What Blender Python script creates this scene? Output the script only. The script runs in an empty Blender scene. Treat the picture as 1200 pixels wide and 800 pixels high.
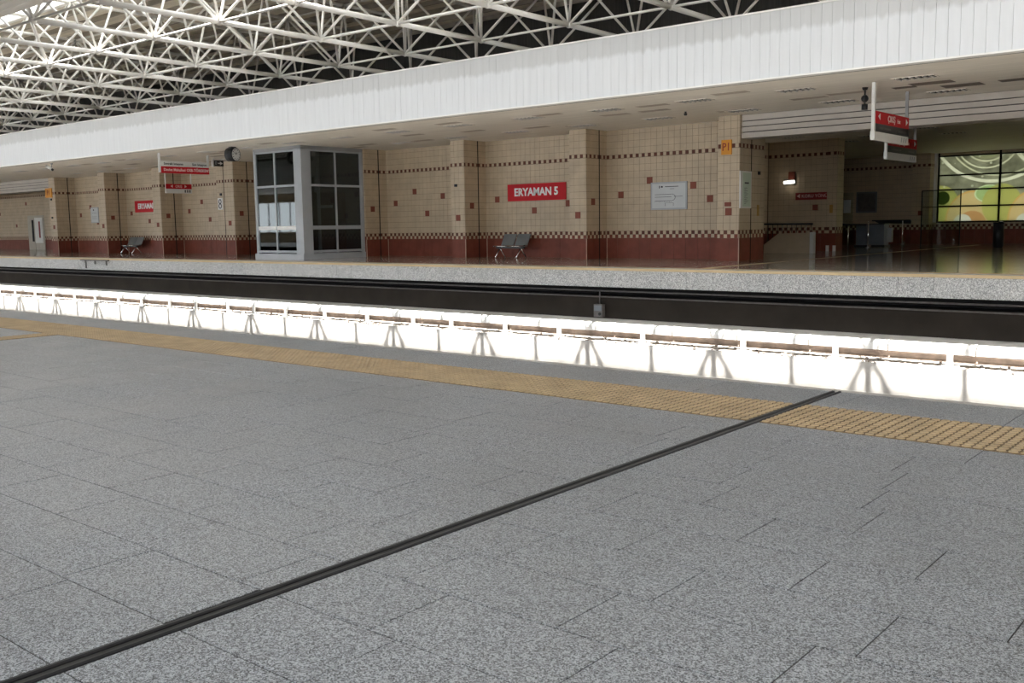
import bpy, math, random
from mathutils import Vector, Matrix, Quaternion
random.seed(5)
SC = bpy.context.scene
COL = SC.collection
R = math.radians

# ------------------------------------------------------------------ camera
EYE = 1.1
yaw, pitch, roll = R(39.883), R(6.684), R(-0.848)
fwd = Vector((-math.sin(yaw) * math.cos(pitch), math.cos(yaw) * math.cos(pitch), -math.sin(pitch)))
r0 = Vector((math.cos(yaw), math.sin(yaw), 0)); u0 = r0.cross(fwd)
rgt = math.cos(roll) * r0 + math.sin(roll) * u0
upv = -math.sin(roll) * r0 + math.cos(roll) * u0
cam_d = bpy.data.cameras.new('camera'); cam = bpy.data.objects.new('camera', cam_d); COL.objects.link(cam)
M = Matrix((rgt, upv, -fwd)).transposed().to_4x4(); M.translation = (0, 0, EYE)
cam.matrix_world = M
cam_d.sensor_width = 36; cam_d.lens = 1151.1 / 1200 * 36
cam_d.clip_end = 500; cam_d.clip_start = 0.05
SC.camera = cam

# ------------------------------------------------------------------ light
W = bpy.data.worlds.new('sky'); SC.world = W; W.use_nodes = True
bg = W.node_tree.nodes['Background']
bg.inputs[0].default_value = (0.925, 0.985, 1.06, 1); bg.inputs[1].default_value = 7.3
sun_d = bpy.data.lights.new('sun', 'SUN'); sun_d.energy = 34; sun_d.angle = 0.0093; sun_d.color = (1, 0.96, 0.9)
sun = bpy.data.objects.new('sun', sun_d); COL.objects.link(sun)
sun.rotation_euler = Vector((0.04, 0.325, -1)).to_track_quat('-Z', 'Y').to_euler()
sun.location = (-10, 5, 30)
SC.view_settings.view_transform = 'Standard'
SC.view_settings.look = 'None'
SC.view_settings.exposure = 0.0
SC.view_settings.gamma = 1.0
SC.view_settings.use_curve_mapping = False

# ------------------------------------------------------------------ materials
MATS = {}
def new_mat(name):
    m = bpy.data.materials.new(name); m.use_nodes = True
    nt = m.node_tree; b = nt.nodes['Principled BSDF']
    MATS[name] = m
    return m, nt, b
def rgb(c): return (c[0], c[1], c[2], 1)
def scaled(c, k): return (min(1, c[0] * k), min(1, c[1] * k), min(1, c[2] * k), 1)
def N(nt, t, **kw):
    n = nt.nodes.new(t)
    for k, v in kw.items(): setattr(n, k, v)
    return n
def mat(name, c, rough=0.6, metal=0.0, spec=0.4, var=0.08, scale=3.0, bump=0.0, stretch=None):
    """plain surface with a little wear noise in world space"""
    m, nt, b = new_mat(name)
    b.inputs['Roughness'].default_value = rough; b.inputs['Metallic'].default_value = metal
    b.inputs['Specular IOR Level'].default_value = spec
    g = N(nt, 'ShaderNodeNewGeometry'); no = N(nt, 'ShaderNodeTexNoise')
    no.inputs['Scale'].default_value = scale; no.inputs['Detail'].default_value = 5
    src = g.outputs['Position']
    if stretch:
        mp = N(nt, 'ShaderNodeMapping'); mp.inputs['Scale'].default_value = stretch
        nt.links.new(src, mp.inputs['Vector']); src = mp.outputs[0]
    nt.links.new(src, no.inputs['Vector'])
    cr = N(nt, 'ShaderNodeValToRGB')
    cr.color_ramp.elements[0].position = 0.3; cr.color_ramp.elements[1].position = 0.7
    cr.color_ramp.elements[0].color = scaled(c, 1 - var); cr.color_ramp.elements[1].color = scaled(c, 1 + var)
    nt.links.new(no.outputs['Fac'], cr.inputs[0]); nt.links.new(cr.outputs[0], b.inputs['Base Color'])
    if bump:
        bp = N(nt, 'ShaderNodeBump'); bp.inputs['Strength'].default_value = bump; bp.inputs['Distance'].default_value = 0.01
        nt.links.new(no.outputs['Fac'], bp.inputs['Height']); nt.links.new(bp.outputs[0], b.inputs['Normal'])
    return m
def granite(name, dark, light, rough, tint_c=(1, 1, 1, 1), grain=170, spec=0.4, bump=0.25, cloud=0.12):
    m, nt, b = new_mat(name)
    b.inputs['Specular IOR Level'].default_value = spec
    g = N(nt, 'ShaderNodeNewGeometry')
    n2 = N(nt, 'ShaderNodeTexNoise'); n2.inputs['Scale'].default_value = 1.3; n2.inputs['Detail'].default_value = 4
    v = N(nt, 'ShaderNodeTexVoronoi'); v.inputs['Scale'].default_value = grain
    w = N(nt, 'ShaderNodeTexVoronoi'); w.inputs['Scale'].default_value = grain * 2.1
    for n in (n2, v, w): nt.links.new(g.outputs['Position'], n.inputs['Vector'])
    sv = N(nt, 'ShaderNodeSeparateColor'); sw = N(nt, 'ShaderNodeSeparateColor')
    nt.links.new(v.outputs['Color'], sv.inputs[0]); nt.links.new(w.outputs['Color'], sw.inputs[0])
    av = N(nt, 'ShaderNodeMath', operation='MULTIPLY_ADD'); av.inputs[1].default_value = 0.55
    aw = N(nt, 'ShaderNodeMath', operation='MULTIPLY'); aw.inputs[1].default_value = 0.45
    nt.links.new(sw.outputs[0], aw.inputs[0]); nt.links.new(sv.outputs[0], av.inputs[0]); nt.links.new(aw.outputs[0], av.inputs[2])
    cr = N(nt, 'ShaderNodeValToRGB'); e = cr.color_ramp.elements
    e[0].position = 0.27; e[0].color = rgb(dark); e[1].position = 0.76; e[1].color = rgb(light)
    nt.links.new(av.outputs[0], cr.inputs[0])
    mx = cr; n1 = av
    hs = N(nt, 'ShaderNodeHueSaturation'); hs.inputs['Saturation'].default_value = 1.0
    nt.links.new(mx.outputs[0], hs.inputs['Color'])
    mr = N(nt, 'ShaderNodeMapRange'); mr.inputs[1].default_value = 0.3; mr.inputs[2].default_value = 0.7
    mr.inputs[3].default_value = 1 - cloud; mr.inputs[4].default_value = 1 + cloud
    nt.links.new(n2.outputs['Fac'], mr.inputs[0]); nt.links.new(mr.outputs[0], hs.inputs['Value'])
    tint = N(nt, 'ShaderNodeMixRGB', blend_type='MULTIPLY'); tint.inputs[0].default_value = 1
    tint.inputs[2].default_value = tint_c
    nt.links.new(hs.outputs[0], tint.inputs[1]); nt.links.new(tint.outputs[0], b.inputs['Base Color'])
    mr2 = N(nt, 'ShaderNodeMapRange'); mr2.inputs[1].default_value = 0.35; mr2.inputs[2].default_value = 0.65
    mr2.inputs[3].default_value = rough * 0.85; mr2.inputs[4].default_value = rough * 1.2
    nt.links.new(n2.outputs['Fac'], mr2.inputs[0]); nt.links.new(mr2.outputs[0], b.inputs['Roughness'])
    bp = N(nt, 'ShaderNodeBump'); bp.inputs['Strength'].default_value = bump; bp.inputs['Distance'].default_value = 0.003
    nt.links.new(n1.outputs[0], bp.inputs['Height']); nt.links.new(bp.outputs[0], b.inputs['Normal'])
    return m

G_NEAR = granite('grey_granite', (0.02, 0.022, 0.025), (0.445, 0.46, 0.485), 0.33, (0.935, 0.965, 1.0, 1), grain=215, spec=0.5, bump=0.03, cloud=0.12)
G_EDGE = granite('light_granite', (0.22, 0.22, 0.22), (0.64, 0.64, 0.63), 0.6, grain=60, cloud=0.06)
G_FAR = granite('polished_stone', (0.26, 0.235, 0.205), (0.50, 0.46, 0.42), 0.10, grain=60, spec=0.6, bump=0.0, cloud=0.06)
GROUT = mat('dark_joint_mortar', (0.045, 0.045, 0.045), 0.9)
TACT = mat('tan_tactile_tile', (0.42, 0.31, 0.18), 0.6, var=0.16, scale=5)
TACT_D = mat('dark_tactile_base', (0.17, 0.115, 0.06), 0.7, var=0.2, scale=5)  # tile base, a darker brown than the studs
TACT_E = mat('tan_nosing', (0.55, 0.42, 0.25), 0.6)
RUBBER = mat('black_rubber', (0.012, 0.012, 0.014), 0.5, var=0.3, scale=20)
CONC_L = mat('pale_concrete', (0.62, 0.60, 0.57), 0.85, var=0.14, scale=2.5, bump=0.2)
CONC_D = mat('dark_concrete', (0.028, 0.022, 0.017), 0.9, var=0.25, scale=1.5, bump=0.2)  # dark concrete tone of the trough wall
BALLAST = mat('ballast', (0.36, 0.32, 0.29), 0.95, var=0.4, scale=14, bump=0.8)
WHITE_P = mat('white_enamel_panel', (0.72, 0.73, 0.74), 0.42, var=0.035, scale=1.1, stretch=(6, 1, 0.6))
def grey_top(m, z0):
    # streaky tone: ragged greyer band on the upper third of the panels
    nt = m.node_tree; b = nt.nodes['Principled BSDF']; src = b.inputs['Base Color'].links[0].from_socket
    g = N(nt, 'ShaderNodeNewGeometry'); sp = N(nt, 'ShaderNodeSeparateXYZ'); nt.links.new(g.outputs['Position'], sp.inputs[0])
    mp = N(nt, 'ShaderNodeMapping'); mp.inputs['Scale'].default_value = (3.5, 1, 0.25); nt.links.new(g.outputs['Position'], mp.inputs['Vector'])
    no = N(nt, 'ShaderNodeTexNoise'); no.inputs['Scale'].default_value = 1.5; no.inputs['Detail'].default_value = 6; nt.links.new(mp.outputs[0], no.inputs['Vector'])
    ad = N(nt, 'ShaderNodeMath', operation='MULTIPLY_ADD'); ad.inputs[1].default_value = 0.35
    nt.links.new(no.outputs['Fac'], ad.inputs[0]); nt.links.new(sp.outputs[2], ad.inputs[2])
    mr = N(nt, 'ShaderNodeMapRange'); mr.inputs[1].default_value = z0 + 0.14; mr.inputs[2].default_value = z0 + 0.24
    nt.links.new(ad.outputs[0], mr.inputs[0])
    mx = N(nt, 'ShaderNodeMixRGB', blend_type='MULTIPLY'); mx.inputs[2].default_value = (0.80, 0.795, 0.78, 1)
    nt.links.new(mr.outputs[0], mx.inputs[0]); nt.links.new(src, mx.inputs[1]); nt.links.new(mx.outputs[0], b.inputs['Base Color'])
grey_top(WHITE_P, 5.08)
WHITE_T = mat('white_painted_steel', (0.88, 0.86, 0.82), 0.4, var=0.05, scale=2)
CEIL = mat('beige_ceiling_panel', (0.90, 0.84, 0.74), 0.55, var=0.06, scale=1.6, stretch=(0.5, 4, 1))
CEIL_G = mat('bare_ceiling_gap', (0.22, 0.18, 0.15), 0.8)
CEIL_P = mat('faded_ceiling_panel', (0.55, 0.47, 0.39), 0.6)
DECK = mat('cream_roof_deck', (0.80, 0.73, 0.61), 0.6, var=0.18, scale=1.2, stretch=(0.3, 5, 1))
PURL = mat('roof_purlin', (0.40, 0.36, 0.30), 0.6)
DARKW = mat('dark_profiled_cladding', (0.060, 0.058, 0.055), 0.7, var=0.25, scale=2, stretch=(9, 1, 0.3))
CREAM = mat('cream_glazed_tile', (0.54, 0.43, 0.295), 0.4, var=0.10, scale=2.3)
GROUT_W = mat('tile_grout', (0.21, 0.16, 0.105), 0.9)
RED_T = mat('brick_red_tile', (0.20, 0.056, 0.036), 0.5, spec=0.25, var=0.14, scale=3)
BROWN_T = mat('dark_red_tile', (0.13, 0.045, 0.028), 0.5, spec=0.25, var=0.15, scale=3)
TRIM_L = mat('pale_corner_strip', (0.55, 0.40, 0.30), 0.5)
BLACK = mat('black_joint_strip', (0.006, 0.005, 0.005), 0.7)
GREY_F = mat('grey_painted_frame', (0.42, 0.44, 0.46), 0.45, var=0.04)
GREY_D = mat('grey_column_cladding', (0.30, 0.30, 0.30), 0.5, var=0.05)
STEEL = mat('perforated_steel', (0.22, 0.24, 0.25), 0.42, metal=0.5)
CHROME = mat('bright_steel', (0.75, 0.75, 0.74), 0.25, metal=1.0)
SIGN_R = mat('red_sign', (0.56, 0.018, 0.026), 0.55, spec=0.2, var=0.05)
SIGN_RD = mat('dark_red_sign', (0.26, 0.03, 0.03), 0.5, var=0.05)
SIGN_W = mat('white_sign', (0.78, 0.77, 0.73), 0.4, var=0.03)
SIGN_K = mat('black_sign', (0.03, 0.03, 0.03), 0.4)
SIGN_O = mat('orange_sign', (0.72, 0.30, 0.02), 0.45, var=0.05)
LET_W = mat('white_lettering', (0.82, 0.80, 0.78), 0.5, var=0.02)
LET_P = mat('pale_lettering', (0.85, 0.62, 0.60), 0.5, var=0.02)
LET_K = mat('dark_lettering', (0.05, 0.05, 0.06), 0.6)
LET_R = mat('dark_red_lettering', (0.32, 0.06, 0.02), 0.6)
PAPER = mat('notice_paper', (0.60, 0.62, 0.62), 0.5, var=0.03)
INFO = mat('pale_green_notice', (0.58, 0.68, 0.56), 0.35, var=0.05)
PLASTIC_K = mat('black_plastic', (0.02, 0.02, 0.022), 0.4)
RUST = mat('rusty_rail_steel', (0.25, 0.19, 0.15), 0.6, metal=0.3, var=0.3, scale=6)
COVER = mat('white_rail_cover', (0.74, 0.74, 0.72), 0.5, var=0.06)
PIPE_G = mat('grey_cable_duct', (0.14, 0.13, 0.125), 0.6, var=0.2, scale=8)
DOOR_M = mat('cream_door', (0.50, 0.46, 0.38), 0.5)
MUST = mat('mustard_tile', (0.42, 0.25, 0.06), 0.4)
LINT = mat('beige_lintel_board', (0.52, 0.47, 0.41), 0.5, var=0.04)
LOUV = mat('white_louvre', (0.80, 0.78, 0.74), 0.35)
DUSK = mat('grey_machine_panel', (0.18, 0.20, 0.22), 0.4)

def glass_mat(name, tint, refl=0.12, rough=0.02):
    m, nt, b = new_mat(name); nt.nodes.remove(b)
    tr = N(nt, 'ShaderNodeBsdfTransparent'); tr.inputs[0].default_value = rgb(tint)
    gl = N(nt, 'ShaderNodeBsdfGlossy'); gl.inputs['Roughness'].default_value = rough
    gl.inputs[0].default_value = (0.9, 0.95, 0.93, 1)
    fr = N(nt, 'ShaderNodeFresnel'); fr.inputs[0].default_value = 1.33
    ad = N(nt, 'ShaderNodeMath', operation='ADD'); ad.inputs[1].default_value = refl
    nt.links.new(fr.outputs[0], ad.inputs[0])
    mx = N(nt, 'ShaderNodeMixShader'); nt.links.new(ad.outputs[0], mx.inputs[0])
    nt.links.new(tr.outputs[0], mx.inputs[1]); nt.links.new(gl.outputs[0], mx.inputs[2])
    nt.links.new(mx.outputs[0], nt.nodes['Material Output'].inputs[0])
    return m
GLASS = glass_mat('tinted_glass', (0.55, 0.58, 0.58), 0.02)
GLASS_C = glass_mat('clear_glass', (0.86, 0.9, 0.88), 0.02)

def printed_glass():
    """daylit glazing printed with pale swirls, leaves and petals"""
    m, nt, b = new_mat('printed_window_glass'); nt.nodes.remove(b)
    g = N(nt, 'ShaderNodeNewGeometry'); sp = N(nt, 'ShaderNodeSeparateXYZ')
    nt.links.new(g.outputs['Position'], sp.inputs[0])
    def mth(op, a, c=None, clamp=False):
        n = N(nt, 'ShaderNodeMath', operation=op, use_clamp=clamp)
        for i, v in enumerate((a, c)):
            if v is None: continue
            if isinstance(v, (int, float)): n.inputs[i].default_value = v
            else: nt.links.new(v, n.inputs[i])
        return n.outputs[0]
    X, Z = sp.outputs[0], sp.outputs[2]
    def dist(cx, cz, kx=1.0, kz=1.0):
        dx = mth('MULTIPLY', mth('SUBTRACT', X, cx), kx); dz = mth('MULTIPLY', mth('SUBTRACT', Z, cz), kz)
        return mth('SQRT', mth('ADD', mth('MULTIPLY', dx, dx), mth('MULTIPLY', dz, dz)))
    def disc(cx, cz, r, kx=1.0, kz=1.0): return mth('MULTIPLY', mth('SUBTRACT', r, dist(cx, cz, kx, kz)), 25, True)
    def ring(cx, cz, r, w, kx=1.0, kz=1.0):
        return mth('MULTIPLY', mth('SUBTRACT', w, mth('ABSOLUTE', mth('SUBTRACT', dist(cx, cz, kx, kz), r))), 30, True)
    cur = None
    no = N(nt, 'ShaderNodeTexNoise'); no.inputs['Scale'].default_value = 1.6; no.inputs['Detail'].default_value = 3
    nt.links.new(g.outputs['Position'], no.inputs['Vector'])
    cr = N(nt, 'ShaderNodeValToRGB'); e = cr.color_ramp.elements
    e[0].position = 0.35; e[0].color = (0.36, 0.36, 0.30, 1); e[1].position = 0.65; e[1].color = (0.55, 0.55, 0.47, 1)
    nt.links.new(no.outputs['Fac'], cr.inputs[0]); cur = cr.outputs[0]
    def over(mask, c):
        nonlocal cur
        n = N(nt, 'ShaderNodeMixRGB'); nt.links.new(mask, n.inputs[0]); nt.links.new(cur, n.inputs[1])
        n.inputs[2].default_value = rgb(c); cur = n.outputs[0]
    for k in range(4):
        x0 = -14.5 + 2.63 * k
        over(disc(x0 + 0.35, 1.75, 0.85, 1.0, 0.9), (0.66, 0.66, 0.36))
        if k == 0: over(disc(x0 + 0.45, 2.1, 0.33), (0.16, 0.20, 0.09))
        over(disc(x0 + 1.75, 1.05, 1.15, 1.0, 0.85), (0.78, 0.68, 0.48))
        over(ring(x0 + 1.75, 1.05, 1.12, 0.05, 1.0, 0.85), (0.80, 0.62, 0.35))
        over(disc(x0 + 1.75, 0.9, 0.62), (0.70, 0.52, 0.34))
        over(disc(x0 + 1.35, 0.95, 0.42), (0.80, 0.80, 0.76))
        over(disc(x0 + 2.45, 2.25, 0.62, 1.0, 1.6), (0.60, 0.70, 0.46))
        over(ring(x0 + 2.45, 2.25, 0.60, 0.05, 1.0, 1.6), (0.80, 0.88, 0.70))
    for c in ((-12.2, 4.75, 1.05), (-12.2, 4.75, 1.35), (-9.6, 4.75, 1.05)):
        over(ring(c[0], c[1], c[2], 0.05), (0.85, 0.85, 0.74))
    over(disc(-12.2, 4.75, 0.98), (0.56, 0.57, 0.44))
    over(ring(-11.9, 5.55, 2.75, 0.09), (0.88, 0.88, 0.80))
    over(ring(-11.7, 5.35, 2.30, 0.05), (0.80, 0.80, 0.68))
    over(ring(-8.7, 5.6, 2.75, 0.09), (0.88, 0.88, 0.80))
    v = N(nt, 'ShaderNodeTexVoronoi'); v.inputs['Scale'].default_value = 2.6
    nt.links.new(g.outputs['Position'], v.inputs['Vector'])
    hi = mth('GREATER_THAN', Z, 2.3)
    over(mth('MULTIPLY', mth('MULTIPLY', mth('SUBTRACT', 0.16, v.outputs['Distance']), 20, True), hi), (0.75, 0.76, 0.66))
    tl = N(nt, 'ShaderNodeBsdfTranslucent'); df = N(nt, 'ShaderNodeBsdfDiffuse')
    dk = N(nt, 'ShaderNodeMixRGB', blend_type='MULTIPLY'); dk.inputs[0].default_value = 1
    dk.inputs[2].default_value = (0.34, 0.34, 0.30, 1)
    nt.links.new(cur, dk.inputs[1]); nt.links.new(dk.outputs[0], tl.inputs[0])
    nt.links.new(dk.outputs[0], df.inputs[0])
    ad = N(nt, 'ShaderNodeAddShader'); nt.links.new(tl.outputs[0], ad.inputs[0]); nt.links.new(df.outputs[0], ad.inputs[1])
    nt.links.new(ad.outputs[0], nt.nodes['Material Output'].inputs[0])
    return m
PRINT = printed_glass()
def lamp_mat():
    m, nt, b = new_mat('lit_lamp_tube')
    b.inputs['Base Color'].default_value = (0.9, 0.88, 0.8, 1)
    b.inputs['Emission Color'].default_value = (1, 0.93, 0.78, 1); b.inputs['Emission Strength'].default_value = 6
    return m
LAMP = lamp_mat()

# ------------------------------------------------------------------ mesh helpers
class MB:
    def __init__(s): s.v = []; s.f = []; s.m = []; s.sm = []
    def quad(s, a, b, c, d, m=0):
        n = len(s.v); s.v += [a, b, c, d]; s.f.append((n, n + 1, n + 2, n + 3)); s.m.append(m); s.sm.append(False)
    def box(s, x0, x1, y0, y1, z0, z1, m=0):
        n = len(s.v)
        s.v += [(x0, y0, z0), (x1, y0, z0), (x1, y1, z0), (x0, y1, z0), (x0, y0, z1), (x1, y0, z1), (x1, y1, z1), (x0, y1, z1)]
        for f in ((0, 3, 2, 1), (4, 5, 6, 7), (0, 1, 5, 4), (1, 2, 6, 5), (2, 3, 7, 6), (3, 0, 4, 7)):
            s.f.append(tuple(n + i for i in f)); s.m.append(m); s.sm.append(False)
        return s
    def bevbox(s, x0, x1, y0, y1, z0, z1, b, m=0):
        """box whose top edges are chamfered by b"""
        n = len(s.v)
        s.v += [(x0, y0, z0), (x1, y0, z0), (x1, y1, z0), (x0, y1, z0), (x0, y0, z1 - b), (x1, y0, z1 - b), (x1, y1, z1 - b), (x0, y1, z1 - b),
                (x0 + b, y0 + b, z1), (x1 - b, y0 + b, z1), (x1 - b, y1 - b, z1), (x0 + b, y1 - b, z1)]
        for f in ((0, 3, 2, 1), (8, 9, 10, 11), (0, 1, 5, 4), (1, 2, 6, 5), (2, 3, 7, 6), (3, 0, 4, 7), (4, 5, 9, 8), (5, 6, 10, 9), (6, 7, 11, 10), (7, 4, 8, 11)):
            s.f.append(tuple(n + i for i in f)); s.m.append(m); s.sm.append(False)
        return s
    def cyl(s, p0, p1, r, n=10, m=0, r1=None, caps=True):
        p0 = Vector(p0); p1 = Vector(p1); d = (p1 - p0).normalized(); r1 = r if r1 is None else r1
        a = d.orthogonal().normalized(); b = d.cross(a); k = len(s.v)
        for i in range(n):
            t = 2 * math.pi * i / n; o = a * math.cos(t) + b * math.sin(t)
            s.v.append(tuple(p0 + o * r)); s.v.append(tuple(p1 + o * r1))
        for i in range(n):
            j = (i + 1) % n
            s.f.append((k + 2 * i, k + 2 * j, k + 2 * j + 1, k + 2 * i + 1)); s.m.append(m); s.sm.append(True)
        if caps:
            s.f.append(tuple(k + 2 * i for i in reversed(range(n)))); s.m.append(m); s.sm.append(False)
            s.f.append(tuple(k + 2 * i + 1 for i in range(n))); s.m.append(m); s.sm.append(False)
        return s
    def prism(s, pts, axis, a0, a1, m=0):
        """extrude a 2-D outline: axis 'x' -> pts are (y, z); 'y' -> (x, z); 'z' -> (x, y)"""
        k = len(s.v); n = len(pts)
        for a in (a0, a1):
            for p, q in pts:
                s.v.append({'x': (a, p, q), 'y': (p, a, q), 'z': (p, q, a)}[axis])
        for i in range(n):
            j = (i + 1) % n
            s.f.append((k + i, k + j, k + n + j, k + n + i)); s.m.append(m); s.sm.append(False)
        s.f.append(tuple(k + i for i in reversed(range(n)))); s.m.append(m); s.sm.append(False)
        s.f.append(tuple(k + n + i for i in range(n))); s.m.append(m); s.sm.append(False)
        return s
    def ball(s, c, r, nu=10, nv=6, m=0):
        k = len(s.v); c = Vector(c)
        for j in range(nv + 1):
            ph = math.pi * j / nv
            for i in range(nu):
                t = 2 * math.pi * i / nu
                s.v.append((c.x + r * math.sin(ph) * math.cos(t), c.y + r * math.sin(ph) * math.sin(t), c.z + r * math.cos(ph)))
        for j in range(nv):
            for i in range(nu):
                a = k + j * nu + i; b = k + j * nu + (i + 1) % nu
                s.f.append((a, a + nu, b + nu, b)); s.m.append(m); s.sm.append(True)
        return s
    def mesh(s, name, mats, off=(0, 0, 0)):
        me = bpy.data.meshes.new(name)
        ox, oy, oz = off
        me.from_pydata([(x - ox, y - oy, z - oz) for x, y, z in s.v], [], s.f)
        for mt in (mats if isinstance(mats, (list, tuple)) else [mats]): me.materials.append(mt)
        me.polygons.foreach_set('material_index', s.m); me.polygons.foreach_set('use_smooth', s.sm)
        me.update()
        return me
BASE = {}
def base(o): return BASE.get(o.name, Vector((0, 0, 0))) if o else Vector((0, 0, 0))
def tag(o, label=None, cat=None, group=None, kind=None):
    for k, v in (('label', label), ('category', cat), ('group', group), ('kind', kind)):
        if v: o[k] = v
    return o
def place(name, me, parent=None, at=(0, 0, 0), rot=None):
    """link mesh me with its origin at the world point at"""
    o = bpy.data.objects.new(name, me); COL.objects.link(o)
    o.location = Vector(at) - base(parent)
    if rot is not None:
        o.rotation_mode = 'QUATERNION'; o.rotation_quaternion = rot
    if parent: o.parent = parent
    BASE[o.name] = Vector(at)
    return o
def put(name, mb, mats, parent=None, at=None):
    """build mb (world coordinates) as one object; origin at 'at' or at the parent's origin"""
    at = Vector(at) if at is not None else base(parent)
    return place(name, mb.mesh(name, mats, at), parent, at)
def thing(name, at, label, cat, group=None):
    o = bpy.data.objects.new(name, None); COL.objects.link(o); o.location = at; o.empty_display_size = 0.1
    BASE[o.name] = Vector(at)
    return tag(o, label, cat, group)
def struct(name, mb, mats, label=None, cat=None, at=(0, 0, 0)):
    return tag(put(name, mb, mats, None, at), label, cat, None, 'structure')
def bx(*a): return MB().box(*a)
FACE_Y = Matrix.Rotation(R(90), 3, 'X').to_quaternion()                       # text faces -Y
FACE_X = (Matrix.Rotation(R(90), 3, 'Z') @ Matrix.Rotation(R(90), 3, 'X')).to_quaternion()   # text faces +X
def text(s, size, at, face, m, parent, bold=0.0, name='lettering', align='CENTER', wide=1.0):
    c = bpy.data.curves.new('t', 'FONT'); c.body = s; c.size = size; c.align_x = align; c.align_y = 'CENTER'
    c.extrude = 0.003; c.offset = bold; c.resolution_u = 2
    t = bpy.data.objects.new('t', c); COL.objects.link(t)
    bpy.context.view_layer.update()
    me = bpy.data.meshes.new_from_object(t.evaluated_get(bpy.context.evaluated_depsgraph_get()))
    bpy.data.objects.remove(t); bpy.data.curves.remove(c)
    if wide != 1.0:
        for v in me.vertices: v.co.x *= wide
    me.materials.clear(); me.materials.append(m); me.name = name
    return place(name, me, parent, at, face)

# key planes (metres; X along the tracks, Y across, Z up from platform level)
NE, FE = 6.2, 20.9            # near and far platform edges
CF, WB = 26.0, 27.15          # column fronts, back wall
CZ = 4.15                     # canopy ceiling
XL, XR = -112.0, 10.0

# ================================================================== near platform
m = MB(); m.box(XL, XR, -7, NE - 0.01, -0.5, -0.0025); m.box(XL, XR, -7, NE - 0.25, -2.6, -0.5)
floor = struct('floor', m, GROUT, 'grey granite platform floor in the foreground', 'floor')
RP, SL = 0.3255, 0.608        # slab row depth and length
y_first = 4.99 - RP * 15
slabs = []
offs = {}
def row_off(k):
    known = {2.41: -0.87, 2.10: -2.19, 2.74: -1.2, 3.08: -0.93, 1.16: -3.04, 4.66: -1.23}
    yy = 4.99 - RP * (k + 1)
    for kk, vv in known.items():
        if abs(kk - yy) < 0.13: return vv
    return random.uniform(0, SL)
JX0, JX1 = -2.465, -2.395     # black movement joint
for k in range(15):
    ya = 4.99 - RP * (k + 1); yb = ya + RP
    o = row_off(k)
    n0 = int((-46 - o) // SL); n1 = int((4 - o) // SL)
    for n in range(n0, n1 + 1):
        xa = o + n * SL; xb = xa + SL
        for a, b in ((xa, min(xb, JX0)), (max(xa, JX1), xb)):
            if b - a > 0.04 and not (a > JX0 - 0.001 and b < JX1 + 0.001):
                if a < JX0 < b - 0.001 or a < JX1 - 0.001 < b: continue
                slabs.append((a, b, ya, yb))
# strip of longer slabs between the tactile paving and the edge
e = -0.35
for n in range(-42, 5):
    a, b = e + n * 0.95, e + (n + 1) * 0.95
    for c, d in ((a, min(b, JX0)), (max(a, JX1), b)):
        if d - c > 0.04 and not (c < JX0 < d - 0.001 or c < JX1 - 0.001 < d): slabs.append((c, d, 5.63, NE))
def in_view(x, y, z, mar=60):
    q = Vector((x, y, z - EYE)); d = q.dot(fwd)
    if d < 0.3: return False
    px = 600 + 1151 * q.dot(rgt) / d; py = 400 - 1151 * q.dot(upv) / d
    return -mar < px < 1200 + mar and -mar < py < 800 + mar
slabs.sort(key=lambda s: (not in_view((s[0] + s[1]) / 2, (s[2] + s[3]) / 2, 0), math.hypot((s[0] + s[1]) / 2, (s[2] + s[3]) / 2)))
cache = {}
rest = MB()
for n, (a, b, c, d) in enumerate(slabs):
    g = 0.0024; dz = random.uniform(-0.0004, 0.0004)
    if n < 300:
        key = (round(b - a, 3), round(d - c, 3))
        if key not in cache:
            hx, hy = (b - a) / 2 - g, (d - c) / 2 - g
            cache[key] = MB().box(-hx, hx, -hy, hy, -0.03, 0).mesh('granite_slab', G_NEAR)
        place('granite_slab', cache[key], floor, ((a + b) / 2, (c + d) / 2, dz))
    else: rest.box(a + g, b - g, c + g, d - g, -0.03, dz)
tag(put('granite_paving', rest, G_NEAR, floor), kind='stuff')
m = MB(); m.box(XL, -46, -7, NE, -0.03, 0); m.box(4.2, XR, -7, NE, -0.03, 0); m.box(-46, 4.2, -7, y_first - 0.25, -0.03, 0)
put('outer_paving', m, G_NEAR, floor)
# movement joint: two rubber lips and a core
j = put('movement_joint', bx(JX0 + 0.002, JX1 - 0.002, -3, NE, -0.03, -0.004), RUBBER, floor)
tag(j, 'black rubber movement joint')
for x in (JX0 + 0.004, JX1 - 0.022):
    put('joint_lip', MB().bevbox(x, x + 0.018, -3, NE, -0.01, 0.006, 0.004), RUBBER, j)
# tactile tiles, 6 x 6 studs each
def tactile_mesh():
    m = MB(); h = 0.1575; m.bevbox(-h + 0.001, h - 0.001, -h + 0.001, h - 0.001, -0.03, 0.002, 0.001)
    for i in range(6):
        for k in range(6):
            x = -h + 0.02625 + i * 0.0525; y = -h + 0.02625 + k * 0.0525
            m.cyl((x, y, 0.002), (x, y, 0.007), 0.0235, 8, 0, 0.019)
    m.m[0:10] = [1] * 10
    return m.mesh('tactile_tile', [TACT, TACT_D])
TM = tactile_mesh()
for r in range(2):
    for n in range(12): place('tactile_tile', TM, floor, (JX1 + 0.159 + 0.315 * n, 5.155 + 0.315 * r, 0))
    for n in range(132): place('tactile_tile', TM, floor, (JX0 - 0.159 - 0.315 * n, 5.155 + 0.315 * r, 0))
for n in range(12):
    place('tactile_tile', TM, floor, (-10.75, 4.83 - 0.315 * n, 0.0012))
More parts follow.
